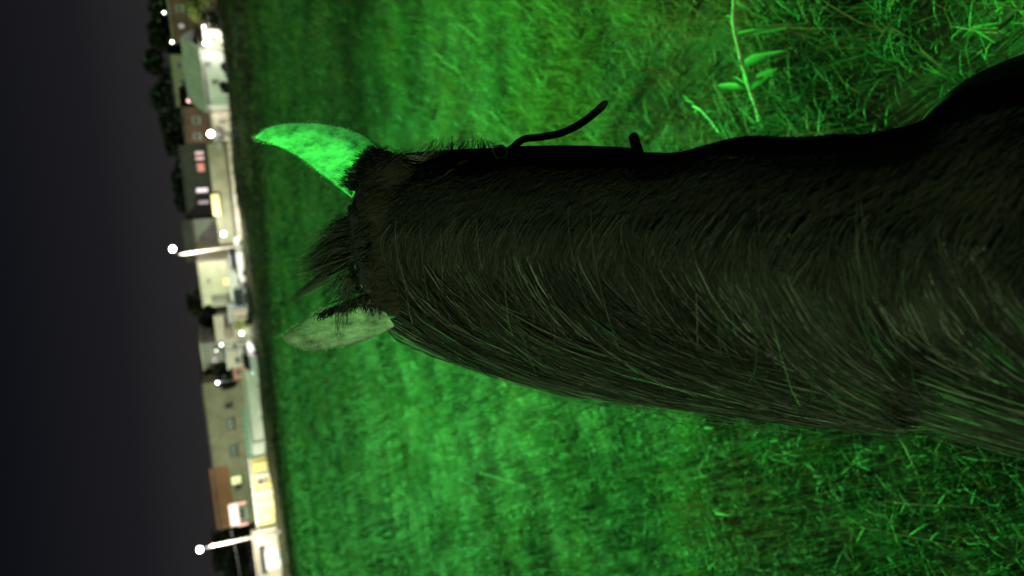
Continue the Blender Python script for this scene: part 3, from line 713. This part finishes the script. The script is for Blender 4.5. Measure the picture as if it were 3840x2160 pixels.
# --- lamp poles: mast, bracket and a lit flood head whose own light washes the walls
M_bulb = glow('lamp_glass', (.96, 1.0, .97), 16.0)
def lamp_pole(base, top, head, Y, energy, label, col=(1, .95, .82)):
    B, Tp, Hd = at(*base, Y), at(*top, Y), at(*head, Y); B[2] = -.1
    Tp[0] = B[0] + (Tp[0] - B[0])
    r = empty('lamp_pole', (B[0], B[1], 0)); tag(r, label, 'lamp pole', 'lamp poles along the field edge'); o = np.array([B[0], B[1], 0])
    tubes('mast', np.linspace(B - o, Tp - o, 12), np.linspace(.13, .085, 12)[None], M_pole, r, 10, cap=True)
    tubes('bracket', spline([Tp - o, Tp - o + np.array([0, -.15, .12]), Hd - o + np.array([0, 0, .05])], 10), .04, M_lampbody, r, 8)
    h = Hd - o
    bm = bmesh.new(); add_box(bm, h[0] - .26, h[0] + .26, h[1] - .22, h[1] + .22, h[2] + .05, h[2] + .22, .04); bm_obj('lamp_housing', bm, M_lampbody, r)
    bm = bmesh.new(); bmesh.ops.create_icosphere(bm, subdivisions=3, radius=.20, matrix=Matrix.Translation(h + np.array([0, 0, -.10]))); bm_obj('lamp_glass', bm, M_bulb, r, True)
    ld = bpy.data.lights.new('flood_light', 'SPOT'); ld.energy = energy; ld.color = col; ld.shadow_soft_size = .3; ld.spot_size = rad(165); ld.spot_blend = .6
    lo = bpy.data.objects.new('flood_light', ld); link(lo, r); lo.location = Vector(h + np.array([0, -1.5, -1.0]))
    lo.rotation_euler = Vector((0, -.58, .81)).to_track_quat('Z', 'Y').to_euler()      # turned towards the houses, away from the field
    return r
lamp_pole((925, 918), (676, 955), (642, 934), 65.0, 800, 'tall lamp pole standing between the cream house and the long cream building')
lamp_pole((1060, 1990), (790, 2048), (744, 2062), 66.0, 1400, 'tall lamp pole standing before the yellow-panelled wall and pinkish wall')
# unseen mast beyond the houses, added as a source for the field's green light
def added_flood_mast():
    az, el, D = rad(-19.6), rad(17.0), 140.0
    h = np.array([math.sin(az) * D, math.cos(az) * D, D * math.tan(el)])
    r = empty('added_floodlight_mast', (h[0], h[1], 0)); tag(r, 'unseen steel mast added beyond the houses for the green light', 'floodlight')
    z = h[2]
    tubes('mast', np.linspace((0, 0, -.3), (0, 0, z + 1), 14), np.linspace(.6, .22, 14)[None], M_lampbody, r, 12, cap=True)
    to = np.array([2.0, 3.8, 0]) - h; to /= np.linalg.norm(to)
    q = Vector(-to).to_track_quat('Z', 'Y')
    e = empty('lamp_head'); e.parent = r; e.location = (0, 0, z + .4); e.rotation_euler = q.to_euler()
    box('lamp_housing', -1.2, 1.2, -.8, .8, .55, 1.2, M_lampbody, e, .1); box('lamp_glass', -1.1, 1.1, -.7, .7, .50, .547, glow('green_lamp_glass', (.17, 1, .22), 30), e)
    for nm, en, half, dy in (('green_flood', 2.2e6, 1.9, 0), ('green_flood', 4.2e5, 10.8, .4)):      # a narrow and a wide beam side by side
        ld = bpy.data.lights.new(nm, 'SPOT'); ld.energy = en; ld.color = (.115, 1.0, .135); ld.shadow_soft_size = 2.0
        ld.spot_size = rad(2 * half); ld.spot_blend = 1.0
        lo = bpy.data.objects.new(nm, ld); link(lo, e); lo.location = (dy, 0, .2)
added_flood_mast()

A_, B_ = at(866, 1985, 66.6), at(912, 2260, 66.6); c_ = (A_ + B_) / 2 - np.array([0, 0, .12])
tag(tubes('overhead_cable', spline([A_, c_, B_], 16), .03, M_rubber, None, 6, cap=True), 'thin dark cable running off from the tall pole beside the yellow wall', 'cable')

def wall_lamp(px, py, Y, radius, strength, label, col=(1, .95, .9), energy=0, post=True):
    P = at(px, py, Y); r = empty('street_lamp' if post else 'wall_lamp', (P[0], P[1], 0)); tag(r, label, 'lamp', 'small lamps among the houses')
    z = P[2]
    bm = bmesh.new(); bmesh.ops.create_icosphere(bm, subdivisions=3, radius=radius, matrix=Matrix.Translation((0, 0, z))); bm_obj('bulb', bm, glow('bulb_glass', col, strength), r, True)
    bm = bmesh.new(); bmesh.ops.create_cone(bm, cap_ends=True, segments=12, radius1=radius * 1.1, radius2=radius * .5, depth=radius * .6, matrix=Matrix.Translation((0, .02, z + radius * 1.35))); bm_obj('cap', bm, M_lampbody, r)
    if post: tubes('post', np.linspace((0, radius * 1.2, 0), (0, radius * 1.2, z + radius), 6), .045, M_lampbody, r, 8, cap=True)
    else: tubes('bracket', spline([(0, .0, z + radius * 1.5), (0, .25, z + radius * 1.9), (0, .6, z + radius * 1.5)], 6), .03, M_lampbody, r, 6)
    if energy:
        ld = bpy.data.lights.new('lamp_light', 'POINT'); ld.energy = energy; ld.color = col; ld.shadow_soft_size = radius
        lo = bpy.data.objects.new('lamp_light', ld); link(lo, r); lo.location = (0, -radius * 2.5, z - radius * 1.5)
wall_lamp(790, 502, 59.2, .22, 7, 'big glaring round lamp over the grey pink house', (1, .93, .84), 80)
wall_lamp(838, 877, 66.8, .18, 7, 'bright white lamp on the end of the long cream building', (.93, 1, 1), 70, False)
wall_lamp(615, 47, 58, .07, 3, 'highest small white lamp, against the black tree')
wall_lamp(645, 157, 60, .08, 4, 'small white lamp above the bungalow roof corner')
wall_lamp(768, 163, 54.5, .08, 5, 'white lamp between the yellowish hut and the bungalow', energy=80)
wall_lamp(763, 101, 54, .06, 1.5, 'dim lamp at the edge of the leafy tree', (1, .93, .8), 22)
wall_lamp(709, 377, 63, .16, .55, 'dim pink lamp over the bungalow roof end', (1, .55, .58))
wall_lamp(815, 1435, 70, .10, 4, 'small white lamp at the corner of the olive house', (.9, .92, 1), 20)
wall_lamp(830, 1293, 70, .12, 1.6, 'white globe lamp beside the beige two-storey house')
wall_lamp(905, 1250, 67, .13, 3, 'low bright lamp in front of the pale low building', energy=45)
wall_lamp(811, 1315, 71, .09, .7, 'dim globe lamp on the banded house front')

# --- parked cars
def car(px, py, Y, yaw, m, label):
    P = at(px, py, Y); r = empty('parked_car', (P[0], P[1], 0), yaw); tag(r, label, 'car', 'cars parked by the houses')
    bm = bmesh.new()
    prof = [(-2.0, .35), (-2.05, .75), (-1.3, .92), (1.7, .95), (2.0, .8), (2.02, .35)]
    lo = [bm.verts.new((x, -.82, z)) for x, z in prof]; hi = [bm.verts.new((x, .82, z)) for x, z in prof]
    bm.faces.new(lo); bm.faces.new(hi[::-1])
    for i in range(6): bm.faces.new((lo[i], hi[i], hi[(i + 1) % 6], lo[(i + 1) % 6]))
    bmesh.ops.bevel(bm, geom=bm.edges[:], offset=.06, segments=2, affect='EDGES'); bm_obj('body', bm, m, r)
    bm = bmesh.new(); prof = [(-1.2, .93), (-.5, 1.44), (1.0, 1.46), (1.6, .93)]
    lo = [bm.verts.new((x, -.74 if z < 1 else -.6, z)) for x, z in prof]; hi = [bm.verts.new((x, .74 if z < 1 else .6, z)) for x, z in prof]
    bm.faces.new(lo); bm.faces.new(hi[::-1])
    for i in range(4): bm.faces.new((lo[i], hi[i], hi[(i + 1) % 4], lo[(i + 1) % 4]))
    bm_obj('cabin_glass', bm, M_glass, r)
    box('roof', -.45, .95, -.59, .59, 1.462, 1.50, m, r)
    for x in (-1.25, 1.25):
        for y in (-.8, .8):
            bm = bmesh.new(); bmesh.ops.create_cone(bm, cap_ends=True, segments=18, radius1=.32, radius2=.32, depth=.2, matrix=Matrix.Translation((x, y, .32)) @ Matrix.Rotation(math.pi / 2, 4, 'X')); bm_obj('wheel', bm, M_rubber, r)
    for y in (-.6, .6): box('headlight', -2.09, -2.0, y - .15, y + .15, .62, .74, M_gate, r)
M_carw = mat('white_car_paint', (.62, .62, .62), .25, .05, 2, 0, spec=.6); M_card = mat('dark_car_paint', (.07, .07, .08), .25, .1, 2, 0, spec=.6)
car(910, 978, 66.5, rad(8), M_carw, 'white parked car beside the near lamp pole')
car(938, 1104, 66, rad(80), M_card, 'dark parked car facing the field below the cream house')
car(940, 1340, 66.8, rad(70), M_carw, 'white parked car at the end of the long white wall')

# --- trees and bushes
M_bark = mat('bark', (.05, .04, .03), .9, .3, 8, .4)
M_leafd = leafy('shade_toned_leaf', (.004, .006, .003), (.012, .016, .007), trans=.0); M_leafy = leafy('lit_leaf', (.06, .085, .02), (.16, .19, .05), trans=.05)  # night shade put into the near-black leaf colour; the other is the lamplit copy
def tree(name, label, cat, P, h, rx, ry, m, n, leaf, seed, trunk=.35, lobes=7, group=None):
    g = np.random.default_rng(seed); r = empty(name, (P[0], P[1], 0)); tag(r, label, cat, group)
    th = h * trunk; cz = (h + th) / 2; rz = (h - th) / 2
    lb = g.normal(0, .5, (lobes, 3)) * np.array([rx, ry, rz]) * .8; lb = np.vstack([lb, [[0, 0, 0]]]); lr = g.uniform(.32, .55, len(lb)); lr[-1] = .62
    k = g.integers(0, len(lb), n); v = g.normal(size=(n, 3)); v /= np.linalg.norm(v, axis=1, keepdims=True); v *= (g.random(n) ** .45)[:, None]
    c = lb[k] + v * lr[k][:, None] * np.array([rx, ry, rz]); c[:, 2] = np.clip(c[:, 2], -rz, rz) + cz
    a = g.normal(size=(n, 3)); a /= np.linalg.norm(a, axis=1, keepdims=True); b = np.cross(a, g.normal(size=(n, 3))); b /= np.linalg.norm(b, axis=1, keepdims=True)
    sz = (leaf * g.uniform(.6, 1.4, n))[:, None]
    V = np.stack([c - a * sz, c + b * sz * .5, c + a * sz, c - b * sz * .5], 1).reshape(-1, 3)
    mobj('crown', arr_mesh('crown', V, np.arange(4 * n).reshape(n, 4), None, np.repeat(g.random(n), 4), False), m, r)['kind'] = 'stuff'
    paths = [spline([(0, 0, -.1), (.05 * h * g.normal(), .05 * h * g.normal(), th), (.0, 0, h * .8)], 9)]
    rr = [np.linspace(.035 * h, .01 * h, 9)]
    for i in range(5):
        e_ = lb[i % len(lb)] + np.array([0, 0, cz]); paths.append(spline([(0, 0, th * .7), e_ * .5 + np.array([0, 0, th * .5]), e_], 9)); rr.append(np.linspace(.016 * h, .005 * h, 9))
    tubes('trunk', np.array(paths), np.array(rr), M_bark, r, 7)
GT = 'dark trees behind the houses'
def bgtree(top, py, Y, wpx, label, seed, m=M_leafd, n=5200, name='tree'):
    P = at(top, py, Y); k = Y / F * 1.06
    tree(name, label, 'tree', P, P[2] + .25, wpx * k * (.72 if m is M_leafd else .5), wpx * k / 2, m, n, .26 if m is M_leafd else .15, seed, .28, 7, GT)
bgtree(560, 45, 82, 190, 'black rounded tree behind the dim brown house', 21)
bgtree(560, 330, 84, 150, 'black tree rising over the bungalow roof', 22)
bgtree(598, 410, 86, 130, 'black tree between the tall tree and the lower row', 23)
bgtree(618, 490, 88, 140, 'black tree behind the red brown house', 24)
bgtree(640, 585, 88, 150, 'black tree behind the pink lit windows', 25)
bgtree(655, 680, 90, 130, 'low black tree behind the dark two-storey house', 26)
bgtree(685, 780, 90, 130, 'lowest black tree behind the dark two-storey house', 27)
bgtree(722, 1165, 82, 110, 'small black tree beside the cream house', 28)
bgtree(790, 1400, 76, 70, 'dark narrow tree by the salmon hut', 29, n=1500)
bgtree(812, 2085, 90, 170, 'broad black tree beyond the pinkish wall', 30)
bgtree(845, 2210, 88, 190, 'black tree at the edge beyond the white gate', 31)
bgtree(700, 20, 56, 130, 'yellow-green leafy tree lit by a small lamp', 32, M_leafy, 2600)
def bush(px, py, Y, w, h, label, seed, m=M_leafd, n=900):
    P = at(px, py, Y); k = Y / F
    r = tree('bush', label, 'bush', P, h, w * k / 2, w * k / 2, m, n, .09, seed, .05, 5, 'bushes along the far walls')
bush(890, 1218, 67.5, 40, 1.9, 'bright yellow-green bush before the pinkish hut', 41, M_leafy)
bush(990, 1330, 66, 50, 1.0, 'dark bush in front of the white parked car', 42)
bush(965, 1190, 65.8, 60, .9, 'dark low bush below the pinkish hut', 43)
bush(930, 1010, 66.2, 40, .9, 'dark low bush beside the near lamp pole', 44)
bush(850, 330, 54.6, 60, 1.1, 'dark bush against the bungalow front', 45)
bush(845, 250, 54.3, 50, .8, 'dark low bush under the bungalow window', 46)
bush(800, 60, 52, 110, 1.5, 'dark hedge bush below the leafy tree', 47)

# ================================================================== weeds standing in the near grass
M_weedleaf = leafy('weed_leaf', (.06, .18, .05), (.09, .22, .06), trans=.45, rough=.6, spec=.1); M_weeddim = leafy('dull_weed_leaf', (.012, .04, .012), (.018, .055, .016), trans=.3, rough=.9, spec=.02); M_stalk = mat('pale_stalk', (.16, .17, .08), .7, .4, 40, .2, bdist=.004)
M_bright = mat('bright_green_stem', (.08, .22, .07), .6, .3, 40, .2, bdist=.004)
M_straw = mat('dry_straw', (.17, .15, .09), .8, .35, 50, .2, bdist=.003)
def leaf_mesh(L, W, fold, curl, seed):
    g = np.random.default_rng(seed); n = 8; s = np.linspace(0, 1, n)
    w = W * np.sin(np.clip(s * .93 + .05, 0, 1) * math.pi) ** .7 * (1 - .25 * s) * g.uniform(.9, 1.1, n)
    z = curl * L * (s ** 2) * -1; x = L * s
    V = np.concatenate([np.stack([x, -w / 2, z + fold * w], -1), np.stack([x, 0 * w, z], -1), np.stack([x, w / 2, z + fold * w], -1)])
    Q = [(i, i + 1, n + i + 1, n + i) for i in range(n - 1)] + [(n + i, n + i + 1, 2 * n + i + 1, 2 * n + i) for i in range(n - 1)]
    return arr_mesh('leaf', V, Q, None, np.full(3 * n, g.random()))
def weed(stem_pts, leaves, r0, r1, label, seed, stalk=M_stalk, cat='weed', name='weed_plant', lm=None):
    """stem_pts: (px, py, height over the ground); leaves: (position along the stem 0..1, tip px, tip py, tip height, width)"""
    P = np.array([gnd(a, b, h) for a, b, h in stem_pts]); b0 = P[0].copy(); b0[2] = float(ground_z(b0[0], b0[1])) - .01
    r = empty(name, b0); tag(r, label, cat, 'small weed tufts in the near grass' if name == 'weed_tuft' else 'weeds standing in the near grass')
    S = spline(P, 22) - b0; S[0, 2] = min(S[0, 2], 0.0)
    rr = np.linspace(r0, r1, 22) * (1 + .35 * (np.arange(22) % 5 == 0))
    tubes('stem', S, rr[None], stalk, r, 7, cap=True)
    for i, (u, px, py, h, w) in enumerate(leaves):
        a = S[int(u * 21)]; t = gnd(px, py, h) - b0; d = t - a; L = np.linalg.norm(d)
        o = mobj('leaf', leaf_mesh(L, w, .22, .12, seed * 31 + i), lm or M_weedleaf, r)
        o.matrix_local = Matrix.Translation(a) @ Vector(d).to_track_quat('X', 'Z').to_matrix().to_4x4()
weed([(2848, 470, .01), (2835, 400, .08), (2800, 300, .14), (2775, 200, .18), (2752, 100, .22), (2752, 0, .25), (2760, -80, .27)],
     [(.30, 2675, 322, .15, .040), (.31, 2740, 288, .17, .034), (.30, 2780, 262, .18, .03), (.30, 2900, 258, .13, .055), (.34, 2870, 285, .12, .05), (.46, 2760, 232, .19, .03), (.47, 2880, 200, .17, .045), (.46, 2935, 190, .16, .04), (.2, 2790, 420, .10, .014), (.62, 2860, 110, .2, .02), (.64, 2990, 90, .12, .03), (.75, 2715, 60, .24, .018), (.1, 2850, 445, .08, .02)], .0085, .0065, 'tall pale jointed weed with bright leaves beside the neck', 3)
weed([(2705, 505, .01), (2670, 455, .05), (2630, 410, .09), (2600, 392, .11)], [(.90, 2550, 360, .12, .034), (.92, 2560, 375, .125, .03), (.6, 2680, 420, .08, .014), (.8, 2600, 425, .1, .018)], .0085, .0080, 'short bright club-topped weed near the dry patch', 4, M_bright)
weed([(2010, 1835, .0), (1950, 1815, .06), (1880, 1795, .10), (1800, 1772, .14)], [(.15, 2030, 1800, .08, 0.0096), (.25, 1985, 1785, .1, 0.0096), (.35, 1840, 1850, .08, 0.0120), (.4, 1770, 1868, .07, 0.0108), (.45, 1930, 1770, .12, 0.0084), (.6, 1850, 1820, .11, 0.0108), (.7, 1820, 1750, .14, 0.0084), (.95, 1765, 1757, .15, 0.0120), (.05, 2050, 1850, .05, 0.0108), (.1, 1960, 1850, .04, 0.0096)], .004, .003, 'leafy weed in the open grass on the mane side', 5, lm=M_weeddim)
weed([(3600, 2058, .0), (3480, 2025, .05), (3350, 2000, .09), (3225, 1975, .13)], [(.97, 3170, 1940, .14, .007), (.96, 3200, 2040, .10, .007), (.55, 3460, 1970, .1, .006), (.3, 3560, 2075, .05, .007)], .0035, .0022, 'long pale grass stalk lying near the corner', 6, M_straw)
weed([(3690, 1905, .0), (3570, 1896, .05), (3450, 1892, .08), (3355, 1884, .10)], [(.15, 3650, 1840, .06, .008), (.5, 3540, 1850, .09, .006), (.9, 3370, 1930, .08, .006)], .003, .0022, 'jointed straight stalk above the long pale one', 7, M_straw)
weed([(3225, 1800, .0), (3205, 1765, .03), (3190, 1740, .05)], [(.9, 3140, 1785, .05, .012), (.95, 3275, 1715, .06, .013), (.95, 3145, 1685, .07, .014), (.9, 3225, 1690, .07, .014)], .003, .002, 'small bright weed under the fringe of the mane', 8)
weed([(3440, 1780, .0), (3425, 1745, .04), (3405, 1700, .08), (3385, 1660, .12)], [(.9, 3350, 1620, .13, .012), (.6, 3470, 1710, .08, .010), (.4, 3390, 1760, .05, .008)], .0045, .003, 'upright weed by the last hairs of the mane', 9)
weed([(3700, 120, .0), (3640, 110, .04), (3590, 100, .06)], [(.4, 3720, 160, .06, .010), (.6, 3740, 85, .06, .010), (.9, 3560, 100, .07, .006), (.3, 3690, 190, .04, .009), (.5, 3620, 150, .06, .008)], .003, .002, 'spiky bright weed above the horse shoulder', 10)
